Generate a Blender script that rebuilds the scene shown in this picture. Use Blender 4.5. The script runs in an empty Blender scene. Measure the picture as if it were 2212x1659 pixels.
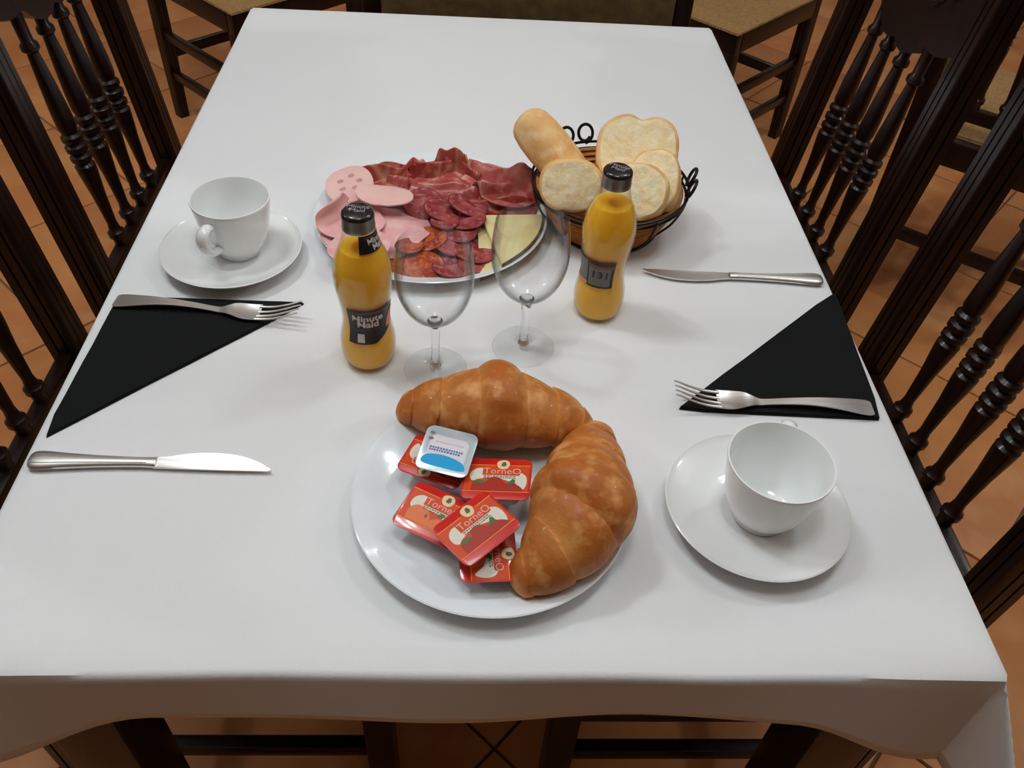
import bpy, bmesh, math, random
from math import sin, cos, pi, radians, hypot, atan2, sqrt
from mathutils import Vector, Matrix, noise

random.seed(7)
S = bpy.context.scene
COL = S.collection

# ------------------------------------------------------------------ camera
T = 0.75                                   # height of the cloth-covered table top
YAW, PITCH, ROLL = 0.0730, 0.7758, 0.0735
cam = bpy.data.cameras.new('camera')
cam.sensor_fit = 'HORIZONTAL'
cam.sensor_width = 36.0
cam.lens = 1851.5449 / 2212.0 * 36.0
cam.clip_start = 0.02
camera = bpy.data.objects.new('camera', cam)
COL.objects.link(camera)
_f = Vector((sin(YAW) * cos(PITCH), cos(YAW) * cos(PITCH), -sin(PITCH)))
_r0 = Vector((cos(YAW), -sin(YAW), 0))
_u0 = _r0.cross(_f)
_r = _r0 * cos(ROLL) + _u0 * sin(ROLL)
_u = -_r0 * sin(ROLL) + _u0 * cos(ROLL)
M4 = Matrix((( _r.x, _u.x, -_f.x, -0.0153), (_r.y, _u.y, -_f.y, -0.2943), (_r.z, _u.z, -_f.z, T + 0.5903), (0, 0, 0, 1)))
camera.matrix_world = M4
S.camera = camera

# ------------------------------------------------------------------ world, lamps, exposure
S.view_settings.view_transform = 'Standard'
S.view_settings.look = 'None'
S.view_settings.gamma = 1.0
S.view_settings.use_curve_mapping = False
S.view_settings.exposure = 0.0
W = bpy.data.worlds.new('room_air')
S.world = W
W.use_nodes = True
W.node_tree.nodes['Background'].inputs[0].default_value = (1.0, 0.85, 0.7, 1)
W.node_tree.nodes['Background'].inputs[1].default_value = 0.03
S.cycles.transparent_max_bounces = 24
S.cycles.max_bounces = 10
S.cycles.sample_clamp_indirect = 4.0


def lamp(x, y, z, watts, size=0.05, colour=(1.0, 0.97, 0.93)):
    l = bpy.data.lights.new('overhead_light', 'POINT')
    l.energy = watts
    l.color = colour
    l.shadow_soft_size = size
    o = bpy.data.objects.new('overhead_light', l)
    o.location = (x, y, z)
    COL.objects.link(o)


WARM, COOL = (.96, .97, 1.0), (.85, .935, 1.0)
# a cluster of bulbs up to the left and another up to the right of the table
for dx, dy in ((-.1, 0), (.1, .04), (0, -.1)):
    lamp(-.74 + dx, .74 + dy, 2.5, 9.8, .045, COOL)
for dx, dy in ((-.1, .02), (.1, -.03), (.02, .12)):
    lamp(.98 + dx, .98 + dy, 2.5, 6.0, .045, COOL)
# unseen soft overhead light, added to brighten the near half of the table
lamp(.02, .04, 2.55, 19.0, .2, COOL)
# unseen lights added around the room to brighten the floor tiles
for x, y, w in ((-2.7, 1.0, 25), (2.7, .9, 25), (-1.5, 4.4, 6), (1.8, 4.4, 6)):
    lamp(x, y, 2.5, w, .07, WARM)


# ------------------------------------------------------------------ material helpers
def s2l(c):
    return tuple(((v / 255) / 12.92 if v / 255 <= .04045 else ((v / 255 + .055) / 1.055) ** 2.4) for v in c)


def mat(name, rgb, rough=.5, metal=0., rgb2=None, scale=20., bump=0., bscale=None, coat=0., rand=0.,
        stretch=None, detail=4., rgb3=None, attr=None, sss=0., spec=.5, lo=.35, hi=.65, trans=0., ior=1.45):
    """sRGB colours; rgb2/rgb3 mixed in by object-space noise, attr mixes by a colour attribute."""
    m = bpy.data.materials.new(name)
    m.use_nodes = True
    nt = m.node_tree
    b = nt.nodes['Principled BSDF']
    N, L = nt.nodes.new, nt.links.new
    b.inputs['Roughness'].default_value = rough
    b.inputs['Metallic'].default_value = metal
    b.inputs['Coat Weight'].default_value = coat
    b.inputs['Coat Roughness'].default_value = .08
    b.inputs['Specular IOR Level'].default_value = spec
    b.inputs['IOR'].default_value = ior
    b.inputs['Transmission Weight'].default_value = trans
    if sss:
        b.inputs['Subsurface Weight'].default_value = sss
        b.inputs['Subsurface Scale'].default_value = .006 if sss < .8 else .02
        b.inputs['Subsurface Radius'].default_value = (1, .6, .3)
    tc = N('ShaderNodeTexCoord')
    mp = N('ShaderNodeMapping')
    L(tc.outputs['Object'], mp.inputs['Vector'])
    if stretch:
        mp.inputs['Scale'].default_value = stretch
    col = None
    base = N('ShaderNodeRGB')
    base.outputs[0].default_value = (*s2l(rgb), 1)
    col = base.outputs[0]

    def mixin(fac, c):
        nonlocal col
        mx = N('ShaderNodeMix')
        mx.data_type = 'RGBA'
        L(fac, mx.inputs[0])
        L(col, mx.inputs[6])
        mx.inputs[7].default_value = (*s2l(c), 1)
        col = mx.outputs[2]

    def nz(sc, l, h, seed):
        n = N('ShaderNodeTexNoise')
        n.inputs['Scale'].default_value = sc
        n.inputs['Detail'].default_value = detail
        mo = N('ShaderNodeVectorMath')
        mo.operation = 'ADD'
        mo.inputs[1].default_value = (seed, seed * 1.7, -seed)
        L(mp.outputs[0], mo.inputs[0])
        L(mo.outputs[0], n.inputs['Vector'])
        r = N('ShaderNodeMapRange')
        r.inputs[1].default_value, r.inputs[2].default_value = l, h
        L(n.outputs['Fac'], r.inputs[0])
        return r.outputs[0]
    if attr:
        a = N('ShaderNodeAttribute')
        a.attribute_name = attr[0]
        mixin(a.outputs['Fac'], attr[1])
    if rgb2:
        mixin(nz(scale, lo, hi, 0.), rgb2)
    if rgb3:
        mixin(nz(scale * 2.3, .5, .75, 3.1), rgb3)
    if rand:
        oi = N('ShaderNodeObjectInfo')
        hs = N('ShaderNodeHueSaturation')
        mr = N('ShaderNodeMapRange')
        mr.inputs[3].default_value, mr.inputs[4].default_value = 1 - rand, 1 + rand
        L(oi.outputs['Random'], mr.inputs[0])
        L(mr.outputs[0], hs.inputs['Value'])
        L(col, hs.inputs['Color'])
        col = hs.outputs[0]
    L(col, b.inputs['Base Color'])
    if bump:
        n = N('ShaderNodeTexNoise')
        n.inputs['Scale'].default_value = bscale or scale
        n.inputs['Detail'].default_value = 5
        L(mp.outputs[0], n.inputs['Vector'])
        bn = N('ShaderNodeBump')
        bn.inputs['Strength'].default_value = bump
        bn.inputs['Distance'].default_value = .004
        L(n.outputs['Fac'], bn.inputs['Height'])
        L(bn.outputs[0], b.inputs['Normal'])
    return m


def thin_glass(name, tint=(.97, .985, .98), edge=.75):
    """thin-walled clear glass: see-through, darker and glossier at grazing angles."""
    m = bpy.data.materials.new(name)
    m.use_nodes = True
    nt = m.node_tree
    nt.nodes.clear()
    N, L = nt.nodes.new, nt.links.new
    out = N('ShaderNodeOutputMaterial')
    tr = N('ShaderNodeBsdfTransparent')
    gl = N('ShaderNodeBsdfGlossy')
    gl.inputs['Roughness'].default_value = .03
    lw = N('ShaderNodeLayerWeight')
    lw.inputs['Blend'].default_value = .5
    rm = N('ShaderNodeValToRGB')
    rm.color_ramp.elements[0].position = .42
    rm.color_ramp.elements[0].color = (*tint, 1)
    rm.color_ramp.elements[1].position = .95
    rm.color_ramp.elements[1].color = (edge * tint[0], edge * tint[1], edge * tint[2], 1)
    L(lw.outputs['Facing'], rm.inputs[0])
    L(rm.outputs[0], tr.inputs[0])
    pw = N('ShaderNodeMath')
    pw.operation = 'POWER'
    pw.inputs[1].default_value = 4.0
    L(lw.outputs['Facing'], pw.inputs[0])
    sc = N('ShaderNodeMath')
    sc.operation = 'MULTIPLY_ADD'
    sc.inputs[1].default_value = .75
    sc.inputs[2].default_value = .04
    sc.use_clamp = True
    L(pw.outputs[0], sc.inputs[0])
    mx = N('ShaderNodeMixShader')
    L(sc.outputs[0], mx.inputs[0])
    L(tr.outputs[0], mx.inputs[1])
    L(gl.outputs[0], mx.inputs[2])
    L(mx.outputs[0], out.inputs[0])
    return m


M = {}
M['cloth'] = mat('white_linen', (229, 230, 231), .85, bump=.12, bscale=900, spec=.2)
M['grout'] = mat('grout', (120, 104, 84), .9, rgb2=(98, 82, 64), scale=9)
M['tile'] = mat('terracotta_tile', (206, 142, 84), .5, rgb2=(190, 120, 68), scale=3.5, rgb3=(212, 156, 104), rand=.07, bump=.05, bscale=40)
M['wall_dark'] = mat('brown_wall', (150, 104, 70), .6, rgb2=(128, 86, 56), scale=4, stretch=(6, 6, .6))  # unseen front wall, brown chosen for dimmer, warmer bounce on the hem
M['wall'] = mat('wall_plaster', (222, 212, 198), .9, rgb2=(214, 202, 186), scale=3)
M['ceiling'] = mat('ceiling_paint', (232, 224, 212), .9)
M['wood'] = mat('dark_wood', (36, 15, 11), .36, rgb2=(20, 9, 8), scale=14, stretch=(6, 6, .7), coat=.15, spec=.35)
M['rush'] = mat('rush_seat', (176, 142, 92), .8, rgb2=(140, 106, 62), scale=60, stretch=(1, 14, 1), bump=.4, bscale=60)
M['olive'] = mat('olive_fabric', (110, 88, 48), .9, rgb2=(88, 66, 36), scale=40, bump=.3, bscale=500)
M['porcelain'] = mat('white_porcelain', (242, 244, 243), .1, coat=.6)
M['plate'] = mat('white_plate', (240, 246, 250), .12, coat=.5)
M['glass'] = thin_glass('clear_glass', (.993, .998, .998), .6)
M['bottle_glass'] = thin_glass('bottle_glass', (.985, .985, .97), .8)
M['stem_glass'] = mat('stem_glass', (250, 252, 252), .02, trans=1., ior=1.48)
M['juice'] = mat('orange_juice', (255, 196, 48), .3, rgb2=(252, 184, 56), scale=25, sss=.9, spec=.2)
M['steel'] = mat('brushed_steel', (232, 229, 227), .36, 1., rgb2=(216, 212, 209), scale=30, stretch=(1, 14, 1))
M['napkin'] = mat('black_tissue', (25, 27, 26), .95, bump=.2, bscale=700, spec=.1)
M['wire'] = mat('black_wire', (30, 24, 22), .35, .6)
M['wicker'] = mat('wicker', (196, 128, 50), .6, rgb2=(150, 88, 30), scale=60, stretch=(1, 1, 3), bump=.3, bscale=200)
M['cap'] = mat('black_cap', (26, 22, 24), .2, coat=.6)
M['captxt'] = mat('cap_print', (132, 128, 134), .3)
M['silver'] = mat('cap_silver', (140, 138, 136), .3, .9)
M['label'] = mat('black_label', (22, 18, 18), .4)
M['labelgold'] = mat('label_gold', (96, 84, 48), .4)
M['labelgrey'] = mat('label_grey', (112, 106, 100), .45)
M['labelred'] = mat('label_rust', (120, 62, 36), .45)
M['white_ink'] = mat('white_ink', (214, 204, 198), .5)
M['peach_ink'] = mat('peach_ink', (226, 132, 90), .5)
M['purple_ink'] = mat('purple_ink', (92, 62, 60), .5)
M['crust'] = mat('croissant_crust', (216, 146, 76), .5, attr=('brown', (166, 92, 32)), rgb2=(172, 94, 32), scale=24, rgb3=(220, 160, 94), bump=.25, bscale=120, coat=.06, spec=.35)
M['breadcrust'] = mat('bread_crust', (232, 190, 128), .6, rgb2=(214, 158, 92), scale=26, rgb3=(240, 208, 156), bump=.2, bscale=140)
M['crumb'] = mat('bread_crumb', (250, 234, 196), .85, rgb2=(242, 218, 168), scale=70, rgb3=(252, 242, 216), bump=.5, bscale=150, sss=.5)
M['serrano'] = mat('cured_ham', (164, 62, 54), .32, rgb2=(126, 32, 32), scale=36, rgb3=(198, 116, 100), attr=('fat', (222, 168, 140)), sss=.15, coat=.15)
M['serrano2'] = mat('cured_ham_pale', (190, 98, 94), .32, rgb2=(150, 52, 50), scale=30, rgb3=(212, 144, 130), attr=('fat', (226, 180, 156)), sss=.15, coat=.15)
M['salchichon'] = mat('salchichon', (160, 72, 72), .32, rgb2=(128, 42, 48), scale=75, rgb3=(200, 136, 134), lo=.4, hi=.58, coat=.15)
M['chorizo'] = mat('chorizo', (178, 80, 42), .32, rgb2=(146, 46, 28), scale=80, rgb3=(206, 130, 84), lo=.42, hi=.58, coat=.15)
M['meat_rind'] = mat('sausage_rind', (112, 34, 36), .5)
M['pinkham'] = mat('cooked_ham', (236, 184, 182), .4, rgb2=(228, 166, 168), scale=30, rgb3=(240, 198, 192), sss=.1)
M['mortadella'] = mat('mortadella', (238, 196, 188), .4, rgb2=(232, 184, 178), scale=30, sss=.1)
M['mortaspot'] = mat('mortadella_spots', (196, 140, 148), .4)
M['cheese'] = mat('cheese', (232, 220, 164), .45, rgb2=(222, 206, 146), scale=50, sss=.2)
M['rind'] = mat('cheese_rind', (92, 84, 58), .7, rgb2=(60, 56, 42), scale=90)
M['lid_red'] = mat('red_foil', (204, 36, 28), .3, coat=.4, rgb2=(192, 30, 26), scale=60)
M['lid_orange'] = mat('orange_foil', (206, 72, 24), .32)
M['lid_stripe'] = mat('gold_line', (240, 140, 62), .3)
M['lid_white'] = mat('white_print', (224, 218, 204), .4)
M['lid_cream'] = mat('cream_print', (230, 206, 160), .4)
M['lid_dark'] = mat('dark_print', (92, 84, 66), .4)
M['lid_green'] = mat('leaf_print', (76, 104, 62), .4)
M['lid_berry'] = mat('strawberry_print', (166, 46, 34), .35)
M['lid_peach'] = mat('peach_print', (222, 116, 66), .35)
M['lid_text'] = mat('lid_text', (240, 176, 166), .4)
M['lid_shade'] = mat('lid_text_edge', (146, 62, 44), .4)
M['tub'] = mat('clear_tub', (226, 206, 206), .25, trans=.45, rgb2=(216, 190, 190), scale=30)
M['blue_foil'] = mat('pale_blue_foil', (190, 214, 226), .22, .35, rgb2=(206, 216, 226), scale=60)
M['blue_print'] = mat('blue_print', (22, 160, 220), .3)
M['navy_print'] = mat('navy_print', (88, 104, 170), .35)
M['mauve_print'] = mat('mauve_print', (206, 176, 190), .35)
M['pale_print'] = mat('pale_print', (222, 220, 226), .3)


# ------------------------------------------------------------------ geometry helpers
def obj(name, bm, material, parent=None, smooth=True, loc=None):
    me = bpy.data.meshes.new(name)
    bmesh.ops.recalc_face_normals(bm, faces=bm.faces)
    bm.to_mesh(me)
    bm.free()
    if isinstance(material, (list, tuple)):
        for m in material:
            me.materials.append(m)
    else:
        me.materials.append(material)
    if smooth:
        me.shade_smooth()
        me.set_sharp_from_angle(angle=radians(42))
    o = bpy.data.objects.new(name, me)
    COL.objects.link(o)
    if parent:
        o.parent = parent
    if loc:
        o.location = loc
    return o


def tag(o, label, cat, group=None):
    o['label'] = label
    o['category'] = cat
    if group:
        o['group'] = group
    return o


def thing(name, label, cat, loc=(0, 0, 0), rotz=0., group=None):
    o = bpy.data.objects.new(name, None)
    o.empty_display_size = .05
    COL.objects.link(o)
    o.location = loc
    o.rotation_euler = (0, 0, rotz)
    return tag(o, label, cat, group)


def copy_tree(o, parent=None):
    c = o.copy()
    COL.objects.link(c)
    if parent:
        c.parent = parent
    for ch in list(o.children):
        copy_tree(ch, c)
    return c


def box(bm, c, s, bev=0., rot=None):
    r = bmesh.ops.create_cube(bm, size=1)
    vs = r['verts']
    bmesh.ops.scale(bm, vec=s, verts=vs)
    if bev:
        es = list({e for v in vs for e in v.link_edges})
        r = bmesh.ops.bevel(bm, geom=es, offset=bev, segments=2, affect='EDGES', profile=.5)
        vs = list({v for f in r['faces'] for v in f.verts} | {v for v in vs if v.is_valid})
    if rot:
        bmesh.ops.rotate(bm, cent=(0, 0, 0), matrix=rot, verts=vs)
    bmesh.ops.translate(bm, vec=c, verts=vs)
    return vs


def lathe(bm, prof, seg=48, closed=False, mtx=None):
    rings = []
    for r, z in prof:
        if r < 1e-6:
            rings.append([bm.verts.new((0, 0, z))])
        else:
            rings.append([bm.verts.new((r * cos(2 * pi * k / seg), r * sin(2 * pi * k / seg), z)) for k in range(seg)])
    n = len(rings)
    for i in range(n if closed else n - 1):
        a, b = rings[i], rings[(i + 1) % n]
        for k in range(seg):
            k2 = (k + 1) % seg
            if len(a) == 1 and len(b) == 1:
                continue
            if len(a) == 1:
                bm.faces.new((a[0], b[k], b[k2]))
            elif len(b) == 1:
                bm.faces.new((a[k], a[k2], b[0]))
            else:
                bm.faces.new((a[k], a[k2], b[k2], b[k]))
    vs = [v for r in rings for v in r]
    if mtx:
        bmesh.ops.transform(bm, matrix=mtx, verts=vs)
    return vs


def smooth_pts(pts, n, closed=False):
    """Catmull-Rom through tuples of any length."""
    P = [tuple(p) for p in pts]
    m = len(P)
    out = []
    segs = m if closed else m - 1
    tot = n if closed else n - 1
    for i in range(n):
        t = i / tot * segs
        k = min(int(t), segs - 1)
        f = t - k
        g = (lambda j: P[j % m]) if closed else (lambda j: P[max(0, min(m - 1, j))])
        a, b, c, d = g(k - 1), g(k), g(k + 1), g(k + 2)
        out.append(tuple(.5 * (2 * b[q] + (c[q] - a[q]) * f + (2 * a[q] - 5 * b[q] + 4 * c[q] - d[q]) * f * f
                               + (3 * b[q] - a[q] - 3 * c[q] + d[q]) * f ** 3) for q in range(len(b))))
    return out


def tube(bm, pts, rad, seg=8, closed=False, cap=True, flat=1.):
    pts = [Vector(p) for p in pts]
    n = len(pts)
    rad = rad if isinstance(rad, (list, tuple)) else [rad] * n
    nrm = None
    rings = []
    for i in range(n):
        if closed:
            t = (pts[(i + 1) % n] - pts[i - 1]).normalized()
        else:
            t = (pts[min(i + 1, n - 1)] - pts[max(i - 1, 0)]).normalized()
        if nrm is None:
            nrm = t.orthogonal().normalized()
            if abs(t.z) < .9:
                nrm = (Vector((0, 0, 1)) - t * t.z).normalized()
        nrm = (nrm - t * nrm.dot(t)).normalized()
        b = t.cross(nrm)
        rings.append([bm.verts.new(pts[i] + (nrm * cos(2 * pi * k / seg) * flat + b * sin(2 * pi * k / seg)) * rad[i]) for k in range(seg)])
    for i in range(n if closed else n - 1):
        a, b = rings[i], rings[(i + 1) % n]
        for k in range(seg):
            bm.faces.new((a[k], a[(k + 1) % seg], b[(k + 1) % seg], b[k]))
    if cap and not closed:
        bm.faces.new(rings[0])
        bm.faces.new(list(reversed(rings[-1])))


def prism(bm, poly, z0, z1, bev=0.):
    lo = [bm.verts.new((x, y, z0)) for x, y in poly]
    hi = [bm.verts.new((x, y, z1)) for x, y in poly]
    n = len(poly)
    bm.faces.new(list(reversed(lo)))
    top = bm.faces.new(hi)
    for i in range(n):
        bm.faces.new((lo[i], lo[(i + 1) % n], hi[(i + 1) % n], hi[i]))
    if bev:
        bmesh.ops.bevel(bm, geom=list(top.edges), offset=bev, segments=2, affect='EDGES', profile=.5)


def rrect(w, h, r, n=5):
    out = []
    for cx, cy, a0 in ((w / 2 - r, h / 2 - r, 0), (-w / 2 + r, h / 2 - r, 90), (-w / 2 + r, -h / 2 + r, 180), (w / 2 - r, -h / 2 + r, 270)):
        for k in range(n + 1):
            a = radians(a0 + 90 * k / n)
            out.append((cx + r * cos(a), cy + r * sin(a)))
    return out


def text_mesh(body, size, bold=.0, align='CENTER', extrude=0.):
    cu = bpy.data.curves.new('lettering', 'FONT')
    cu.body = body
    cu.size = size
    cu.offset = bold * size
    cu.align_x = align
    cu.align_y = 'CENTER'
    cu.space_line = .8
    cu.resolution_u = 3
    o = bpy.data.objects.new('lettering_curve', cu)
    COL.objects.link(o)
    bpy.context.view_layer.update()
    me = bpy.data.meshes.new_from_object(o.evaluated_get(bpy.context.evaluated_depsgraph_get()))
    bpy.data.objects.remove(o)
    bpy.data.curves.remove(cu)
    bm = bmesh.new()
    bm.from_mesh(me)
    bpy.data.meshes.remove(me)
    return bm


# ------------------------------------------------------------------ the room
floor_bm = bmesh.new()
box(floor_bm, (0, 1.5, -.032), (9.0, 9.6, .05))
floor = obj('floor', floor_bm, M['grout'], smooth=False)
floor['kind'] = 'structure'
TS = .45
tb = bmesh.new()
box(tb, (0, 0, -.008), (TS - .0055, TS - .0055, .016), bev=.0022)
tile_me = None
ca, sa = cos(radians(46.5)), sin(radians(46.5))
for i in range(-12, 16):
    for j in range(-12, 16):
        a, b = .215 + TS * (i + .5), .15 + TS * (j + .5)
        x, y = ca * a - sa * b, sa * a + ca * b
        if not (-2.5 < x < 2.8 and -.75 < y < 4.6):
            continue
        if tile_me is None:
            o = obj('tile', tb, M['tile'], floor)
            tile_me = o.data
        else:
            o = bpy.data.objects.new('tile', tile_me)
            COL.objects.link(o)
            o.parent = floor
        o.location = (x, y, 0.0)
        o.rotation_euler = (random.uniform(-.0006, .0006), random.uniform(-.0006, .0006), radians(46.5) + random.choice((0, pi / 2, pi, -pi / 2)))
for nm, c, s in (('wall_left', (-4.45, 1.5, 1.37), (.1, 9.6, 2.76)), ('wall_right', (4.45, 1.5, 1.37), (.1, 9.6, 2.76)),
                 ('wall_back', (0, 6.25, 1.37), (8.8, .1, 2.76)), ('wall_front', (0, -3.25, 1.37), (8.8, .1, 2.76))):
    b = bmesh.new()
    box(b, c, s)
    o = obj(nm, b, M['wall_dark' if nm == 'wall_front' else 'wall'], smooth=False)
    o['kind'] = 'structure'
b = bmesh.new()
box(b, (0, 1.5, 2.8), (9.0, 9.6, .1))
o = obj('ceiling', b, M['ceiling'], smooth=False)
o['kind'] = 'structure'

# ------------------------------------------------------------------ table and cloth
LEN, HW = 1.2133, .4
table = thing('dining_table', 'dark wooden dining table hidden under the white tablecloth', 'table', (0, LEN / 2, 0))
b = bmesh.new()
box(b, (0, 0, T - .0185), (.79, LEN - .012, .03), .003)
obj('tabletop', b, M['wood'], table)
b = bmesh.new()
for sx in (-1, 1):
    box(b, (sx * .34, 0, T - .075), (.022, LEN - .16, .08))
for sy in (-1, 1):
    box(b, (0, sy * (LEN / 2 - .07), T - .075), (.66, .022, .08))
obj('apron', b, M['wood'], table, smooth=False)
for sx in (-1, 1):
    for sy in (-1, 1):
        b = bmesh.new()
        box(b, (sx * .345, sy * (LEN / 2 - .065), (T - .034) / 2), (.062, .062, T - .034), .004)
        obj('leg', b, M['wood'], table)


def cloth_mesh():
    bm = bmesh.new()
    r = .006
    q = r * pi / 2
    hx, hy = HW - r, LEN / 2 - r

    def f(a):
        if a <= 0:
            return 0., 0.
        if a < q:
            return r * sin(a / r), -(r - r * cos(a / r))
        return r, -(r + a - q)

    def sm(t):
        t = max(0., min(1., t))
        return t * t * (3 - 2 * t)
    no, ni = 12, 56
    fr = [(-1, 1 - k / no) for k in range(no)]
    side = [('o', (1 - k / no)) for k in range(no)]
    us = [(-1, k) for k, in [((1 - i / no),) for i in range(no)]] + [(0, i / ni) for i in range(ni + 1)] + [(1, (i + 1) / no) for i in range(no)]
    grid = []
    for vy in us:
        row = []
        for vx in us:
            s0 = -hx if vx[0] < 0 else hx if vx[0] > 0 else -hx + 2 * hx * vx[1]
            t0 = -hy if vy[0] < 0 else hy if vy[0] > 0 else -hy + 2 * hy * vy[1]
            dy = .066 + .075 * sm((abs(s0) - .25) / .15) + .004 * sin(s0 * 23 + 1)
            dx = .066 + .075 * sm((abs(t0) - hy + .15) / .15) + .004 * sin(t0 * 19)
            a = abs(vx[0]) * vx[1] ** 1.2 * dx
            bb = abs(vy[0]) * vy[1] ** 1.2 * dy
            rho = hypot(a, bb)
            h, z = f(rho)
            ex, ey = (a / rho, bb / rho) if rho > 0 else (0, 0)
            over = max(0, rho - q)
            h += over * (.42 * 2 * ex * ey + .05)
            z += over * .12 * 2 * ex * ey
            wob = over * (.06 * sin(17 * s0 + 3) if vy[0] else .06 * sin(15 * t0))
            x = s0 + (vx[0] * (h * ex) if a else 0)
            y = t0 + (vy[0] * (h * ey) if bb else 0)
            if a and not bb:
                x += vx[0] * wob
            if bb and not a:
                y += vy[0] * wob
            if not a and not bb:
                z += .0005 * noise.noise(Vector((s0 * 7, t0 * 7, 0))) * min(1, (hx - abs(s0)) / .02, (hy - abs(t0)) / .02)
            # soft unevenness of the front fold
            if vy[0] <= 0:
                y += .0022 * noise.noise(Vector((s0 * 9, 3.3, 0))) * max(0, 1 - (t0 + hy) / .03)
            row.append(bm.verts.new((x, y, T + z)))
        grid.append(row)
    for j in range(len(us) - 1):
        for i in range(len(us) - 1):
            bm.faces.new((grid[j][i], grid[j][i + 1], grid[j + 1][i + 1], grid[j + 1][i]))
    bmesh.ops.recalc_face_normals(bm, faces=bm.faces)
    return bm


o = obj('tablecloth', cloth_mesh(), M['cloth'], loc=(0, LEN / 2, 0))
o.data.shade_smooth()
md = o.modifiers.new('hem_thickness', 'SOLIDIFY')
md.thickness = .0012
md.offset = -1
tag(o, 'plain white tablecloth draped over the table with short hanging hem', 'tablecloth')

# ------------------------------------------------------------------ chairs
RK = math.tan(radians(6.8))


def bx(z):
    return .0 if z < .48 else (z - .48) * RK - .012 * 0


def make_chair(label, group):
    t = thing('dining_chair', label, 'chair', group=group)
    # rear posts, grooved on the front and on both sides; inner front face at local x = 0
    for sy in (-1, 1):
        bm = bmesh.new()
        w, d = .036, .042
        prof = []
        for k in range(3):                                  # front face with two grooves
            y0 = -w / 2 + w * (k + .12) / 3
            y1 = -w / 2 + w * (k + .88) / 3
            prof += [(0, y0), (0, y1)]
            if k < 2:
                prof += [(.003, y1 + .0025)]
        side = []
        for k in range(3):
            x0, x1 = d * (k + .12) / 3, d * (k + .88) / 3
            side += [(x0, w / 2), (x1, w / 2)]
            if k < 2:
                side += [(x1 + .0025, w / 2 - .003)]
        prof += side + [(d, w / 2 - .003), (d, -w / 2 + .003)]
        prof += [(x, -y) for x, y in reversed(side)]
        rings = []
        for z in (0, .25, .48, .62, .78, .94, 1.03, 1.06):
            xx = bx(z)
            k = .82 if z == 0 else 1 if z < 1.05 else .7
            rings.append([bm.verts.new((xx + d / 2 + (px - d / 2) * k, sy * .188 + py * k, z)) for px, py in prof])
        n = len(prof)
        for a, b2 in zip(rings, rings[1:]):
            for k in range(n):
                bm.faces.new((a[k], a[(k + 1) % n], b2[(k + 1) % n], b2[k]))
        bm.faces.new(rings[0])
        bm.faces.new(rings[-1])
        obj('back_post', bm, M['wood'], t)
    # lower back rail
    bm = bmesh.new()
    box(bm, (bx(.53) + .021, 0, .520), (.020, .345, .030), .003)
    obj('lower_rail', bm, M['wood'], t)
    # crest: shaped panel between the posts
    bm = bmesh.new()
    pts_lo, pts_hi = [], []
    for k in range(33):
        y = -.17 + .34 * k / 32
        lo = .888 - .022 * cos(y / .17 * pi) - .012 * abs(sin(y / .17 * pi * 2))
        hi = 1.03 + .035 * cos(y / .17 * pi / 2) ** 2
        pts_lo.append((y, lo))
        pts_hi.append((y, hi))
    loop = pts_lo + list(reversed(pts_hi))
    fr = [bm.verts.new((bx(z) + .008, y, z)) for y, z in loop]
    bk = [bm.verts.new((bx(z) + .034, y, z)) for y, z in loop]
    bm.faces.new(fr)
    bm.faces.new(list(reversed(bk)))
    for k in range(len(loop)):
        k2 = (k + 1) % len(loop)
        bm.faces.new((fr[k], fr[k2], bk[k2], bk[k]))
    crest = obj('crest', bm, M['wood'], t)
    for sgn in (-1, 1):                                     # carved scrolls standing proud of the panel
        bm = bmesh.new()
        pts = []
        for k in range(26):
            a = k / 25 * 2.6 * pi
            rr = .045 * (1 - k / 30)
            pts.append((bx(.95) + .007, sgn * (.06 + rr * cos(a)), .955 + rr * .9 * sin(a)))
        tube(bm, pts, .006, 6)
        obj('carving', bm, M['wood'], crest)
    # four turned spindles
    sp = [(.0, .009), (.012, .009), (.016, .0125), (.024, .0125), (.028, .0085), (.04, .0070), (.09, .0098), (.125, .0134), (.138, .0142),
          (.142, .0105), (.147, .0148), (.153, .0148), (.157, .0105), (.162, .0152), (.169, .0152), (.173, .0105), (.178, .0148), (.184, .0148),
          (.188, .0108), (.196, .0130), (.22, .0128), (.26, .0105), (.295, .008), (.302, .0075), (.306, .0115), (.313, .0115), (.317, .008), (.362, .0085)]
    for y in (-.084, -.028, .028, .084):
        bm = bmesh.new()
        vs = lathe(bm, [(0, 0)] + [(r * 1.02, z) for z, r in sp] + [(0, .362)], 14)
        bmesh.ops.rotate(bm, cent=(0, 0, 0), matrix=Matrix.Rotation(math.atan(RK), 3, 'Y'), verts=vs)
        bmesh.ops.translate(bm, vec=(bx(.54) + .02, y, .534), verts=vs)
        obj('spindle', bm, M['wood'], t)
    # seat: dark rails round a woven rush panel
    bm = bmesh.new()
    for sy in (-1, 1):
        box(bm, (-.2, sy * .195, .425), (.40, .03, .06), .004)
    box(bm, (-.405, 0, .425), (.034, .42, .06), .004)
    box(bm, (.018, 0, .425), (.03, .34, .06), .004)
    obj('seat_frame', bm, M['wood'], t)
    bm = bmesh.new()
    nx, ny = 18, 18
    vs = [[bm.verts.new((-.432 + .435 * i / nx, -.215 + .43 * j / ny,
                         .46 + .014 * (1 - (2 * i / nx - 1) ** 8) * (1 - (2 * j / ny - 1) ** 8)
                         - .004 * (1 - max(abs(2 * i / nx - 1), abs(2 * j / ny - 1))))) for i in range(nx + 1)] for j in range(ny + 1)]
    for j in range(ny):
        for i in range(nx):
            bm.faces.new((vs[j][i], vs[j][i + 1], vs[j + 1][i + 1], vs[j + 1][i]))
    g = bmesh.ops.extrude_face_region(bm, geom=list(bm.faces))
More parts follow.
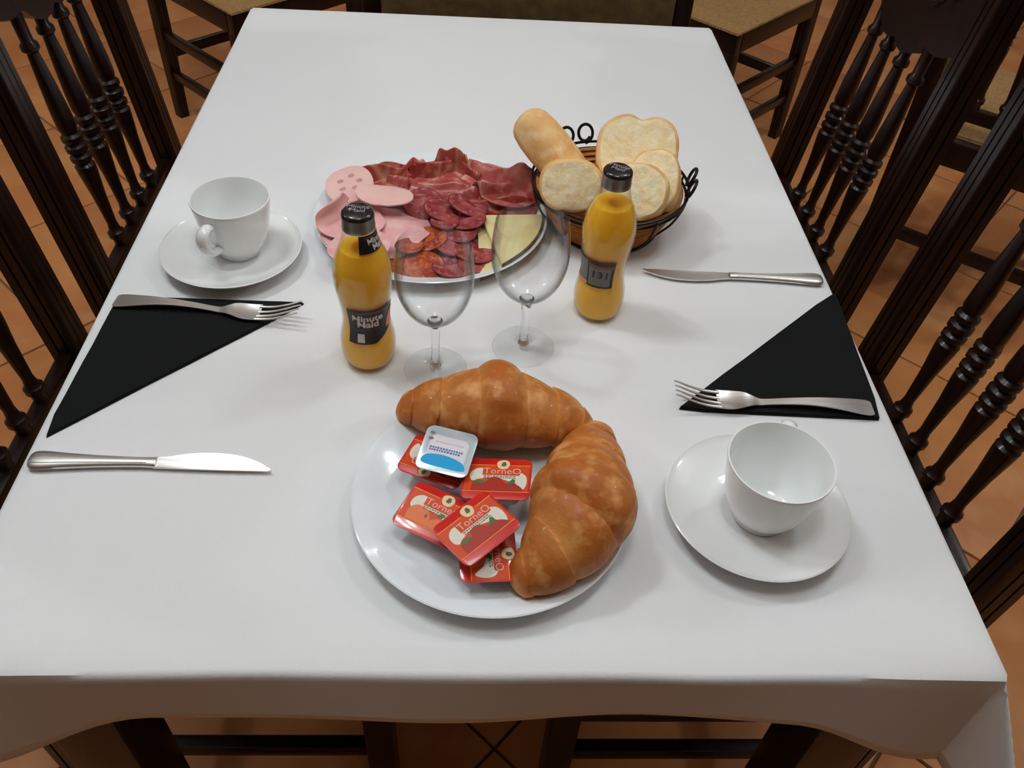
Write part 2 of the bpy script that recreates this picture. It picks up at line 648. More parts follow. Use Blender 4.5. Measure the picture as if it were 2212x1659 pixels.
    bmesh.ops.translate(bm, vec=(0, 0, -.006), verts=[v for v in g['geom'] if isinstance(v, bmesh.types.BMVert)])
    obj('rush_seat', bm, M['rush'], t)
    for sy in (-1, 1):
        bm = bmesh.new()
        box(bm, (-.405, sy * .19, .2), (.038, .038, .4), .004)
        obj('front_leg', bm, M['wood'], t)
        for z in (.14, .26):
            bm = bmesh.new()
            box(bm, (-.19, sy * .19, z), (.39, .02, .026), .003)
            obj('stretcher', bm, M['wood'], t)
    bm = bmesh.new()
    box(bm, (-.405, 0, .22), (.02, .345, .03), .003)
    obj('stretcher', bm, M['wood'], t)
    bm = bmesh.new()
    box(bm, (.02, 0, .2), (.02, .345, .03), .003)
    obj('stretcher', bm, M['wood'], t)
    return t


GC = 'spindle-back chairs with rush seats'
chair0 = make_chair('dark spindle-back chair on the right side of the table, beside the bread basket', GC)
chair0.location = (.527, .912, 0)
spots = [((.527, .39, 0), 0, 'dark spindle-back chair on the right side of the table, beside the right-hand black napkin'),
         ((-.527, .90, 0), pi, 'dark spindle-back chair on the left side of the table, beside the upright left coffee cup'),
         ((-.527, .395, 0), pi, 'dark spindle-back chair on the left side of the table, beside the left-hand black napkin'),
         ((.82, 2.37, 0), radians(45), 'dark chair with tan rush seat standing beyond the far right table corner'),
         ((-.78, 2.36, 0), radians(135), 'dark chair with tan rush seat standing beyond the far left table corner'),
         ((1.13, 1.36, 0), radians(233), 'dark chair facing away on the tiles behind the right-hand chairs, at the picture edge')]
for loc, rz, lab in spots:
    c = copy_tree(chair0)
    c.location, c.rotation_euler, c['label'] = loc, (0, 0, rz), lab

hc = thing('head_chair', 'wide dark chair with olive padded back at the far end of the table', 'chair', (.085, 1.36, 0))
for sx in (-1, 1):
    b = bmesh.new()
    box(b, (sx * .298, .03, .49), (.034, .04, .98), .004)
    obj('back_post', b, M['wood'], hc)
    b = bmesh.new()
    box(b, (sx * .27, -.40, .21), (.04, .04, .42), .004)
    obj('front_leg', b, M['wood'], hc)
b = bmesh.new()
box(b, (0, .02, .79), (.558, .05, .36), .012)
obj('back_pad', b, M['olive'], hc)
for z in (.985, .585):
    b = bmesh.new()
    box(b, (0, .03, z), (.565, .035, .045), .004)
    obj('back_rail', b, M['wood'], hc)
b = bmesh.new()
box(b, (0, -.19, .455), (.57, .43, .05), .014)
obj('seat_pad', b, M['olive'], hc)
b = bmesh.new()
for sx in (-1, 1):
    box(b, (sx * .27, -.19, .40), (.03, .4, .055), .003)
box(b, (0, -.40, .40), (.52, .03, .055), .003)
obj('seat_frame', b, M['wood'], hc)


# ------------------------------------------------------------------ plates, cups, saucers
def plate(name, label, cat, x, y, R, flat, h, group):
    bm = bmesh.new()
    prof = [(0, .0035), (flat * .8, .0035), (flat * .96, .0036)]
    for k in range(9):
        t = k / 8
        prof.append((flat + (R - .003 - flat) * t, .004 + (h - .004) * (t ** 1.25)))
    prof += [(R - .0012, h + .0009), (R, h + .0002), (R - .0008, h - .0012)]
    for k in range(8):
        t = 1 - (k + 1) / 8
        prof.append((flat + (R - .004 - flat) * t, -.0005 + (h - .003) * (t ** 1.25)))
    prof += [(flat * .93, -.0005 + .0004), (flat * .92, 0), (flat * .88, 0), (flat * .86, .0008), (0, .0008)]
    lathe(bm, prof, 96)
    o = obj(name, bm, M['plate'] if name != 'saucer' else M['porcelain'], loc=(x, y, T))
    tag(o, label, cat, group)
    return o


plate('plate', 'round white plate holding two croissants and jam tubs', 'plate', .0072, .1548, .117, .08, .018, None)
plate('plate', 'round white plate of sliced ham, sausage and cheese', 'plate', -.062, .578, .1378, .096, .017, None)


def cup_and_saucer(x, y, ang, lab_c, lab_s, dx=0., dy=0., R=.0755, ks=1.):
    bm = bmesh.new()
    prof = [(0, .0045), (.026, .0045), (.0275, .0058), (.031, .0062), (.0335, .0058)]
    for k in range(10):
        t = k / 9
        prof.append((.036 + (R - .0385) * t, .006 + .0125 * t ** 1.5))
    prof += [(R - .0012, .0196), (R, .0190), (R - .0006, .0176)]
    for k in range(8):
        t = 1 - (k + 1) / 9
        prof.append((.036 + (R - .039) * t, .0018 + .0125 * t ** 1.5))
    prof += [(.034, .0006), (.033, 0), (.030, 0), (.029, .0012), (0, .0014)]
    lathe(bm, prof, 80)
    s = obj('saucer', bm, M['porcelain'], loc=(x, y, T))
    tag(s, lab_s, 'saucer', 'white saucers')
    c = thing('coffee_cup', lab_c, 'cup', (x + dx, y + dy, T + .0047), ang, 'white coffee cups')
    c.scale = (ks, ks, ks)
    bm = bmesh.new()
    outer = [(0, .0012), (.019, .0012), (.0205, 0), (.023, 0), (.0238, .0018), (.0238, .0042), (.0262, .0075), (.0300, .0135), (.0335, .0215), (.0362, .031),
             (.0385, .042), (.0402, .053), (.0418, .0645), (.0424, .0672), (.0420, .0684), (.0408, .0684), (.0400, .0670)]
    inner = [(.0384, .053), (.0366, .042), (.0342, .031), (.0312, .0215), (.0272, .0135), (.0215, .008), (.014, .0060), (0, .0055)]
    lathe(bm, smooth_pts(outer[5:], 40) and outer + inner, 72)
    obj('bowl', bm, M['porcelain'], c)
    bm = bmesh.new()
    pts = smooth_pts([(.0408, 0, .0545), (.047, 0, .0575), (.0555, 0, .0550), (.0590, 0, .0470), (.0560, 0, .0370), (.048, 0, .0280), (.0385, 0, .0240), (.0346, 0, .0245)], 34)
    tube(bm, pts, [.0054 + .0018 * sin(pi * k / 33) for k in range(34)], 12, flat=.66)
    obj('handle', bm, M['porcelain'], c)


cup_and_saucer(-.2795, .4955, radians(250), 'white coffee cup with its handle towards us, beside the left fork',
               'white saucer under the coffee cup near the left edge of the table', .005, .0125, .0765, 1.0)
cup_and_saucer(.2333, .1495, radians(66), 'white coffee cup seen from above with its handle behind, below the right fork',
               'white saucer under the nearer coffee cup, right of the croissant plate', .0055, -.001, .0785, 1.03)


# ------------------------------------------------------------------ croissants
def croissant(name, label, spine, rad, seed, zf=.0065):
    bm = bmesh.new()
    n, seg = 170, 48
    c = smooth_pts([(x, y, r) for (x, y), r in zip(spine, rad)], n)
    lay = bm.verts.layers.float_color.new('brown')
    rings = []
    cuts = [0., .19, .50, .80, 1.25]
    for i in range(n):
        x, y, R = c[i]
        x0, y0, _ = c[max(0, i - 1)]
        x1, y1, _ = c[min(n - 1, i + 1)]
        d = hypot(x1 - x0, y1 - y0) or 1
        nx, ny = -(y1 - y0) / d, (x1 - x0) / d
        tip = min(1, (min(i, n - 1 - i) / 9.)) ** .55
        ring = []
        for k in range(seg):
            th = 2 * pi * k / seg
            u = 2 * i / (n - 1) - 1 + .07 * cos(th + seed)          # wraps run slightly askew
            au = abs(u)
            j = max(q for q in range(4) if cuts[q] <= au)
            ph = (au - cuts[j]) / (cuts[j + 1] - cuts[j])
            bul = (1 - (max(0, ph) * 1.8 - .62) ** 2 * .75) if j else (1 - (ph * .95) ** 4)
            if bul < 0:
                bul = 0
            e = .09 if j else .13
            rr = R * tip * (.90 + e * bul) * (1 + .03 * noise.noise(Vector((x * 40, y * 40, th + seed * 9))))
            # the loose flap of the outer wrap
            if j == 0 and .15 < (th / pi) < .72:
                rr *= 1 + .07 * (1 - abs(au / .19) ** 2)
            hx, hz = cos(th) * rr, sin(th) * rr * .92
            zc = max(R * .80, .006)
            z = zf + max(0.0, zc + hz)
            v = bm.verts.new((x + nx * hx, y + ny * hx, z))
            br = .15 + .75 * bul * (.6 + .4 * sin(th)) + .35 * noise.noise(Vector((x * 55 + seed, y * 55, z * 55)))
            br = max(0, min(1, br)) * (.35 if z < zf + .012 else 1)
            v[lay] = (br, br, br, 1)
            ring.append(v)
        rings.append(ring)
    for a, b2 in zip(rings, rings[1:]):
        for k in range(seg):
            bm.faces.new((a[k], a[(k + 1) % seg], b2[(k + 1) % seg], b2[k]))
    bm.faces.new(rings[0])
    bm.faces.new(rings[-1])
    o = obj(name, bm, M['crust'], loc=(0, 0, T))
    o.data.shade_smooth()
    tag(o, label, 'croissant', 'croissants on the plate')
    return o


croissant('croissant', 'golden croissant lying across the far rim of the plate, behind the jam tubs',
          [(-.080, .249), (-.056, .246), (-.025, .240), (.012, .235), (.047, .232), (.076, .229), (.097, .219)],
          [.011, .0235, .0325, .0395, .0325, .0245, .012], .6, zf=.010)
croissant('croissant', 'golden croissant curving down the right of the plate, its tip by the lowest jam tub',
          [(.104, .232), (.096, .203), (.088, .168), (.080, .130), (.066, .100), (.044, .079), (.022, .068)],
          [.0135, .0245, .0355, .0425, .037, .0255, .012], 2.4, zf=.008)


# ------------------------------------------------------------------ jam and butter tubs
LW, LH = .057, .0455


def uv(pts):
    return [(u * LW, v * LH) for u, v in pts]


def flat(bm, poly, z, mi):
    f = bm.faces.new([bm.verts.new((x, y, z)) for x, y in poly])
    f.material_index = mi


def tub(name, label, loc, rot, fruit, group='jam portion tubs'):
    t = thing(name, label, 'jam tub' if fruit != 'butter' else 'butter tub', loc, 0, group if fruit != 'butter' else None)
    t.rotation_euler = rot
    w, h = (LW, LH) if fruit != 'butter' else (.045, .045)
    dep = .0150 if fruit != 'butter' else .013
    bm = bmesh.new()
    rings = []
    for sc, z, r in ((.62, -dep, .006), (.66, -dep + .0004, .006), (.80, -.004, .007), (.84, -.0015, .007), (.985, -.0014, .008), (.985, -.0006, .008)):
        poly = rrect(w * sc if sc < .9 else w - .001, h * sc if sc < .9 else h - .001, r)
        rings.append([bm.verts.new((x, y, z)) for x, y in poly])
    for a, b2 in zip(rings, rings[1:]):
        for k in range(len(a)):
            bm.faces.new((a[k], a[(k + 1) % len(a)], b2[(k + 1) % len(a)], b2[k]))
    bm.faces.new(list(reversed(rings[0])))
    bm.faces.new(rings[-1])
    obj('tub', bm, M['tub'], t)
    bm = bmesh.new()
    prism(bm, rrect(w, h, .0065), -.0006, 0, .0002)
    lid = obj('foil_lid', bm, M['lid_red'] if fruit != 'butter' else M['blue_foil'], t)
    lid['label'] = 'red foil lid' if fruit != 'butter' else 'pale blue foil lid'
    bm = bmesh.new()
    e = .00012
    if fruit == 'butter':
        def q(p):
            return [(u * w, v * h) for u, v in p]
        ms = [M['pale_print'], M['blue_print'], M['navy_print'], M['mauve_print'], M['labelgrey']]
        flat(bm, rrect(w * .74, h * .62, .006), e * .5, 0)
        flat(bm, [(x, y - .0105) for x, y in smooth_pts(q([(-.40, -.12), (-.36, .06), (-.1, .12), (.15, .10), (.36, .02), (.40, -.13), (0, -.15)]), 40, True)], e, 1)
        for y0, x0, x1 in ((.02, -.34, .30), (-.035, -.34, .22)):
            x = x0
            while x < x1:                                        # two lines of small blue letters
                ww = random.choice((.028, .036, .045))
                flat(bm, q([(x, y0 - .022), (x + ww, y0 - .022), (x + ww, y0 + .018), (x, y0 + .018)]), e * 1.6, 2)
                x += ww + .016
        for y0, mi in ((.16, 3), (.24, 0), (.31, 3)):
            x = -.26
            while x < .26:
                ww = random.choice((.022, .03, .04))
                flat(bm, q([(x, y0 - .012), (x + ww, y0 - .012), (x + ww, y0 + .012), (x, y0 + .012)]), e * 1.6, mi)
                x += ww + .014
        for yy in (.2, .33):
            flat(bm, [(-.37 * w + .0022 * cos(a), yy * h + .0016 * sin(a)) for a in [2 * pi * k / 12 for k in range(12)]], e * 1.4, 4)
        obj('printed_label', bm, ms, lid, smooth=False)
        return t
    ms = [M['lid_orange'], M['lid_stripe'], M['lid_white'], M['lid_cream'], M['lid_dark'], M['lid_green'], M['lid_berry'] if fruit == 'strawberry' else M['lid_peach'], M['lid_berry']]
    flat(bm, uv([(-.47, -.30), (.47, -.30), (.47, .335), (-.47, .335)]), e, 0)
    for v0 in (-.31, .335):
        flat(bm, uv([(-.485, v0 - .009), (.485, v0 - .009), (.485, v0 + .009), (-.485, v0 + .009)]), e * 1.6, 1)
    flat(bm, uv(smooth_pts([(-.40, .02), (-.38, .17), (-.27, .26), (-.08, .22), (.15, .20), (.30, .18), (.42, .08), (.44, -.10), (.40, -.24), (.34, -.20), (.27, -.10),
                            (.18, -.06), (.05, .0), (-.1, .02), (-.2, .0), (-.28, -.02), (-.35, -.06)], 60, True)), e * 2, 2)
    if fruit == 'strawberry':
        flat(bm, uv(smooth_pts([(-.36, -.295), (-.35, -.14), (-.27, -.04), (-.17, -.10), (-.08, .03), (.04, .02), (.12, -.10), (.2, -.13), (.3, -.14), (.38, -.23), (.40, -.295)], 50) + []), e * 3, 6)
        flat(bm, uv([(.13, -.13), (.19, -.06), (.23, .0), (.27, -.02), (.27, -.12), (.2, -.14)]), e * 4, 5)
        flat(bm, uv([(-.36, -.10), (-.29, -.04), (-.2, -.05), (-.14, -.10), (-.24, -.13)]), e * 4, 5)
    else:
        flat(bm, uv(smooth_pts([(-.36, -.295), (-.37, -.08), (-.28, .04), (-.14, .03), (-.04, -.08), (.0, -.295)], 30)), e * 3, 6)
        flat(bm, uv(smooth_pts([(-.02, -.295), (.0, -.14), (.1, -.06), (.22, -.09), (.28, -.22), (.28, -.295)], 30)), e * 3.4, 6)
        flat(bm, uv([(-.12, -.10), (-.09, -.06), (-.07, -.11), (-.09, -.15)]), e * 4.4, 4)
        flat(bm, uv([(.04, .0), (.10, .06), (.16, .04), (.13, -.03)]), e * 4, 5)
    # crest above the name, with ribbons either side
    flat(bm, uv([(-.10, .27), (-.03, .37), (.0, .44), (.16, .44), (.18, .36), (.26, .25), (.3, .20), (.0, .2)]), e * 2.6, 0)
    flat(bm, uv(smooth_pts([(-.01, .30), (-.02, .41), (.05, .46), (.13, .45), (.17, .36), (.13, .25), (.04, .24)], 24, True)), e * 3, 3)
    flat(bm, uv([(.04, .32), (.06, .41), (.10, .42), (.12, .35), (.09, .30)]), e * 4, 4)
    flat(bm, uv([(-.22, .085), (.3, .085), (.33, .10), (.36, .26), (.34, .27), (-.22, .27)]), e * 2.8, 0)
    for v0 in (.05, .01):
        x = -.2
        while x < .26:
            ww = random.choice((.02, .03, .04))
            flat(bm, uv([(x, v0), (x + ww, v0), (x + ww, v0 + .018), (x, v0 + .018)]), e * 3.2, 4)
            x += ww + .012
    obj('printed_label', bm, ms, lid, smooth=False)
    bm = text_mesh('TorneO', .0110, .0)
    bmesh.ops.transform(bm, matrix=Matrix.Translation((.004, .0080, e * 5)) @ Matrix.Diagonal((.86, .84, 1, 1)), verts=bm.verts)
    obj('lettering', bm, M['lid_text'], lid, smooth=False)
    return t


R = radians
tub('jam_tub', 'red jam tub lying upside-on under the blue butter tub, by the far croissant', (-.0400, .1850, T + .0245), (R(1), R(-2), R(158)), 'peach')
tub('butter_tub', 'small square butter tub with pale blue foil lid on top of a red jam tub', (-.0310, .1815, T + .0415), (R(7), R(3), R(-14)), 'butter')
tub('jam_tub', 'red strawberry jam tub between the blue butter tub and the curved croissant', (.0110, .1580, T + .0345), (R(-3), R(-6), R(-6)), 'strawberry')
tub('jam_tub', 'red jam tub with orange peaches, furthest to the left on the plate', (-.0395, .1270, T + .0260), (R(6), R(2), R(-27)), 'peach')
tub('jam_tub', 'red strawberry jam tub lying on the peach tub and the lowest tub', (-.0055, .1035, T + .0415), (R(2), R(-4), R(42)), 'strawberry')
tub('jam_tub', 'lowest red jam tub turned sideways by the croissant tip at the front', (.0035, .0945, T + .0245), (R(-2), R(2), R(-86)), 'peach')


# ------------------------------------------------------------------ juice bottles
BP = [(.0185, 0), (.0215, .0015), (.0245, .008), (.0262, .016), (.0268, .025), (.0262, .034), (.0243, .044), (.0229, .052), (.0226, .060), (.0234, .070), (.0250, .082),
      (.0266, .095), (.0273, .105), (.0268, .114), (.0247, .124), (.0212, .133), (.0178, .141), (.0157, .148), (.0145, .155), (.0141, .162)]
_bp = smooth_pts(BP, 70)


def brad(z):
    for (r0, z0), (r1, z1) in zip(_bp, _bp[1:]):
        if z0 <= z <= z1 and z1 > z0:
            return r0 + (r1 - r0) * (z - z0) / (z1 - z0)
    return BP[-1][0]


def patch(bm, th0, th1, z0, z1, off, mi=0, zt=None, nu=28, nv=10):
    """label wrapped on the bottle; zt(u) can cut its lower edge."""
    g = []
    for j in range(nv + 1):
        row = []
        for i in range(nu + 1):
            u = i / nu
            th = th0 + (th1 - th0) * u
            lo = zt(u) if zt else z0
            z = lo + (z1 - lo) * j / nv
            r = brad(z) + off
            row.append(bm.verts.new((r * cos(th), r * sin(th), z)))
        g.append(row)
    for j in range(nv):
        for i in range(nu):
            f = bm.faces.new((g[j][i], g[j][i + 1], g[j + 1][i + 1], g[j + 1][i]))
            f.material_index = mi


def wrap_text(body, size, th, z, off, bold=.02, sx=1.):
    bm = text_mesh(body, size, bold)
    for v in bm.verts:
        zz = z + v.co.y
        r = brad(zz)
        a = th + v.co.x * sx / r
        r += off
        v.co = Vector((r * cos(a), r * sin(a), zz))
    return bm


def bottle(label, x, y, face, capturn):
    t = thing('juice_bottle', label, 'bottle', (x, y, T), 0, 'small orange juice bottles')
    bm = bmesh.new()
    lathe(bm, [(0, .004), (.012, .003), (.0185, 0)] + _bp[1:], 56)
    obj('glass_bottle', bm, M['bottle_glass'], t)
    bm = bmesh.new()
    ju = [(r - .0013, z) for r, z in _bp if .004 < z < .1385]
    lathe(bm, [(0, .0045), (ju[0][0] * .9, .0042)] + ju + [(0, .1388)], 56)
    obj('orange_juice', bm, M['juice'], t)
    bm = bmesh.new()
    pr = [(.0147, .1565), (.0147, .1600), (.0143, .1612), (.0145, .1695), (.0138, .1720), (.0120, .1733), (0, .1735)]
    lathe(bm, [(0, .1565)] + pr, 40)
    for f in bm.faces:
        f.material_index = 1 if f.calc_center_median().z < .1695 else 0
    cap = obj('cap', bm, [M['cap'], M['silver']], t)
    bm = text_mesh('Minute\nMaid', .0072, .02)
    bmesh.ops.transform(bm, matrix=Matrix.Translation((0, 0, .17365)) @ Matrix.Rotation(capturn, 4, 'Z') @ Matrix.Translation((0, .0022, 0)), verts=bm.verts)
    obj('lettering', bm, M['captxt'], cap, smooth=False)
    if face == 'front':
        bm = bmesh.new()
        a0, a1 = R(-126), R(-8)
        cut = lambda u: .0405 + (.014 * max(0, (u - .52) / .48) ** 1.0)
        patch(bm, a0, a1, .040, .081, .0004, 0, cut)
        patch(bm, a0 + R(12), a1 - R(14), .0772, .0787, .0006, 1)
        patch(bm, a0 + R(21), a0 + R(37), .0425, .0520, .0006, 2)
        lab = obj('front_label', bm, [M['label'], M['labelgold'], M['white_ink']], t)
        lab['label'] = 'black front label with white lettering'
        bm = bmesh.new()
        g = []
        for j in range(9):                                       # the peach-coloured curve at the side
            z = .0535 + .021 * j / 8
            th0 = R(-33) + R(18) * (j / 8) ** 2
            g.append([bm.verts.new(((brad(z) + .0007) * cos(a), (brad(z) + .0007) * sin(a), z)) for a in (th0, th0 + (R(-7) - th0) * .5, R(-7))])
        for j in range(8):
            for i in range(2):
                bm.faces.new((g[j][i], g[j][i + 1], g[j + 1][i + 1], g[j + 1][i]))
        obj('peach_swirl', bm, M['peach_ink'], lab)
        obj('lettering', wrap_text('Minute', .0105, R(-79), .0706, .0007, .03), M['white_ink'], lab, smooth=False)
        obj('lettering', wrap_text('Maid', .0105, R(-79), .0630, .0007, .03), M['white_ink'], lab, smooth=False)
        obj('lettering', wrap_text('NARANJA', .0042, R(-80), .0570, .0007, .0, 1.3), M['purple_ink'], lab, smooth=False)
        bm = bmesh.new()
        patch(bm, R(-86), R(8), .1395, .1560, .0004, 0)
        patch(bm, R(-68), R(4), .1530, .1538, .0006, 1)
        nk = obj('neck_label', bm, [M['label'], M['labelgold']], t)
        obj('lettering', wrap_text('Minute', .0078, R(-18), .1492, .0007, .03), M['white_ink'], nk, smooth=False)
        obj('lettering', wrap_text('Maid', .0078, R(-18), .1432, .0007, .03), M['white_ink'], nk, smooth=False)
    else:
        bm = bmesh.new()
        a0, a1 = R(-200), R(-70)
        patch(bm, a0, a1, .0485, .0815, .0004, 0)
        patch(bm, R(-136), R(-78), .0505, .0725, .0006, 1)
        patch(bm, R(-136), R(-72), .0725, .0768, .0006, 2)
        patch(bm, R(-196), R(-140), .0520, .0790, .0006, 1)
        patch(bm, R(-196), R(-138), .0490, .0525, .0008, 3)
        lab = obj('back_label', bm, [M['label'], M['labelgrey'], M['labelred'], M['peach_ink']], t)
        lab['label'] = 'black and grey back label'
        obj('lettering', wrap_text('131', .0115, R(-105), .0640, .0009, .02, 1.15), M['label'], lab, smooth=False)


bottle('small bottle of orange juice showing its black front label, left of the wine glasses', -.1132, .3385, 'front', R(-4))
bottle('small bottle of orange juice with its grey back label, before the bread basket', .1227, .4225, 'back', R(-24))


# ------------------------------------------------------------------ wine glasses
def wine_glass(label, x, y, s, rot):
    t = thing('wine_glass', label, 'glass', (x, y, T), rot, 'stemmed wine glasses')
    t.scale = (s, s, s)
    bm = bmesh.new()
    lathe(bm, [(0, .0012), (.02, .0006), (.0305, .0003), (.0310, .0010), (.0305, .0017), (.02, .0030), (.010, .0046), (.0062, .0066), (.0052, .0085)], 64)
    obj('foot', bm, M['glass'], t)
    bm = bmesh.new()
    lathe(bm, [(0, .006)] + smooth_pts([(.0058, .006), (.0046, .013), (.0040, .026), (.0041, .042), (.0050, .054), (.0074, .0625)], 30) + [(0, .0635)], 32)
    obj('stem', bm, M['stem_glass'], t)
    bm = bmesh.new()
    out = smooth_pts([(.0074, .0615), (.0140, .066), (.0230, .0745), (.0300, .086), (.0345, .100), (.0362, .114), (.0356, .130), (.0336, .1475)], 40)
    inn = [(r - .0011, z + .0006) for r, z in out]
    prof = out + [(.0335, .1487), (.0327, .1487)] + [(max(r, .0), z) for r, z in reversed(inn[3:-1])] + [(0, inn[2][1])]
    lathe(bm, prof, 72)
    bowl = obj('bowl', bm, M['glass'], t)


wine_glass('empty stemmed wine glass behind the far croissant, beside the labelled bottle', -.0470, .3250, 1.0, 0)
wine_glass('empty stemmed wine glass standing before the cheese, left of the right juice bottle', .0410, .3610, 1.02, .5)


# ------------------------------------------------------------------ cutlery and napkins
def knife(label, x, y, rot, flip, tilt=0.):
    t = thing('table_knife', label, 'knife', (x, y, T), rot, 'table knives')
    bm = bmesh.new()
    hand = [(0, .0040, .0026), (.0012, .0072, .0034), (.0045, .0096, .0042), (.012, .0102, .0046), (.03, .0085, .0046), (.055, .0066, .0044), (.08, .0055, .0042), (.098, .0052, .0042), (.108, .0056, .0040)]
    hand = smooth_pts(hand, 30)
    rings = []
    for xx, w, h in hand:
        e = .8 if xx < .0008 else 1.
        rings.append([bm.verts.new((xx, w * e * cos(a), .0046 + h * .5 * math.copysign(abs(sin(a)) ** .8, sin(a)) * 1.6 * e)) for a in [2 * pi * k / 16 for k in range(16)]])
    for a, b2 in zip(rings, rings[1:]):
        for k in range(16):
            bm.faces.new((a[k], a[(k + 1) % 16], b2[(k + 1) % 16], b2[k]))
    bm.faces.new(rings[0])
    bm.faces.new(rings[-1])
    h = obj('handle', bm, M['steel'], t)
    bm = bmesh.new()
    for sgn in (-1, 1):                                      # the two ribs pressed along the handle
        tube(bm, [(xx, sgn * w * .5, .0046 + hh * .70) for xx, w, hh in hand[7:27]], .0004, 5)
    obj('rib', bm, M['steel'], h)
    bm = bmesh.new()
    up = smooth_pts([(.106, .0048), (.118, .0064), (.135, .0098), (.155, .0110), (.175, .0092), (.192, .0040), (.203, -.0020), (.2075, -.0052)], 34)
    lo = [(.2075, -.0062), (.203, -.0064), (.16, -.0062), (.106, -.0052)]
    poly = up + lo
    if flip:
        poly = [(a, b2) for a, b2 in poly]
    prism(bm, poly, .0034, .0049, .0003)
    bl = obj('blade', bm, M['steel'], t)
    bl.rotation_euler = (tilt, 0, 0)
    bl.location = (0, 0, .0006 if tilt else 0)


knife('steel table knife lying along the left edge below the black napkin', -.3910, .1945, R(-.2), False, R(7.6))
knife('steel table knife lying between the bread basket and the right napkin', .3895, .4835, R(178.8), True)


def fork(label, x0, y0, x1, y1, z):
    Lf = hypot(x1 - x0, y1 - y0)
    t = thing('table_fork', label, 'fork', (x0, y0, T + z), atan2(y1 - y0, x1 - x0), 'table forks')
    K = Lf / .198

    def zz(x):
        x = x / K
        if x < .11:
            return .0016 + .0052 * sin(pi * min(1, max(0, x / .118))) ** 1.2
        return zc[min(len(zc) - 1, int((x - .11) / .088 * (len(zc) - 1)))]
    zc = [p[0] for p in smooth_pts([(.0016 + .0052 * sin(pi * .11 / .118) ** 1.2,), (.0042,), (.0018,), (.0016,), (.0046,), (.0105,), (.0165,)], 200)]
    bm = bmesh.new()
    st = smooth_pts([(0, .0078), (.003, .0098), (.012, .0100), (.03, .0080), (.06, .0052), (.09, .0040), (.108, .0040), (.118, .0062), (.127, .0098), (.138, .0122), (.150, .0124), (.1535, .0123)], 70)
    rings = []
    th = .0011
    for x, w in st:
        x *= K
        cup = max(0, (x / K - .112) / .04) * .0022
        ring = []
        for k in range(9):
            v = k / 4 - 1
            ring.append((x, v * w, zz(x) + th + cup * v * v * min(1, 1)))
        for k in range(8, -1, -1):
            v = k / 4 - 1
            ring.append((x, v * w * .93, zz(x) - .0006 + cup * v * v))
        rings.append([bm.verts.new(p) for p in ring])
    for a, b2 in zip(rings, rings[1:]):
        for k in range(18):
            bm.faces.new((a[k], a[(k + 1) % 18], b2[(k + 1) % 18], b2[k]))
    bm.faces.new(rings[0])
    bm.faces.new(rings[-1])
    obj('handle', bm, M['steel'], t)
    for q in range(4):
        bm = bmesh.new()
        yc = (q - 1.5) * .0066
        pts = [((.151 + .0465 * k / 12) * K, yc * (1 - .05 * k / 12), zz((.151 + .0465 * k / 12) * K) + .0006 + .0020 * (abs(q - 1.5) / 1.5) ** 2 * max(0, 1 - k / 8)) for k in range(13)]
        tube(bm, pts, [.0021 - .0011 * k / 12 for k in range(13)], 8, flat=.6)
        obj('tine', bm, M['steel'], t)


def napkin(label, a, b, c, steps):
    """square tissue folded to a triangle: right angle at a; leaves stepped slightly apart."""
    t = thing('napkin', label, 'napkin', (a[0], a[1], T), 0, 'black folded napkins')
    for k, (inset, z0, z1) in enumerate(steps):
        pts = []
        tri = [Vector((0, 0)), Vector((b[0] - a[0], b[1] - a[1])), Vector((c[0] - a[0], c[1] - a[1]))]
        cen = (tri[0] + tri[1] + tri[2]) / 3
        tri = [p + (cen - p) * inset for p in tri]
        for i in range(3):
            p, q, r = tri[i - 1], tri[i], tri[(i + 1) % 3]
            e0, e1 = (p - q).normalized(), (r - q).normalized()
            for s in range(8):
                u = s / 8
                pts.append(tri[i - 1] + (q - tri[i - 1]) * u if False else q + (r - q) * (0.012 + .976 * u))
        bm = bmesh.new()
        prism(bm, [(p.x + .0006 * noise.noise(Vector((p.x * 60, p.y * 60, k))), p.y + .0006 * noise.noise(Vector((p.y * 60, p.x * 60, k + 5)))) for p in pts], z0, z1, .0006)
        obj('folded_leaf', bm, M['napkin'], t)


napkin('black tissue napkin folded to a triangle under the left fork', (-.3840, .4215), (-.3905, .2215), (-.1885, .4195), [(0, .0005, .0022), (.010, .0023, .0038)])
napkin('black tissue napkin folded to a triangle under the right fork, reaching the table edge', (.3870, .2660), (.1870, .2730), (.3985, .4640), [(0, .0005, .0026), (.006, .0027, .0046)])
fork('steel table fork lying on the upper edge of the left black napkin', -.3830, .4100, -.1875, .3900, .0040)
fork('steel table fork lying on the right black napkin, behind the nearer cup', .3795, .2760, .1830, .2840, .0048)


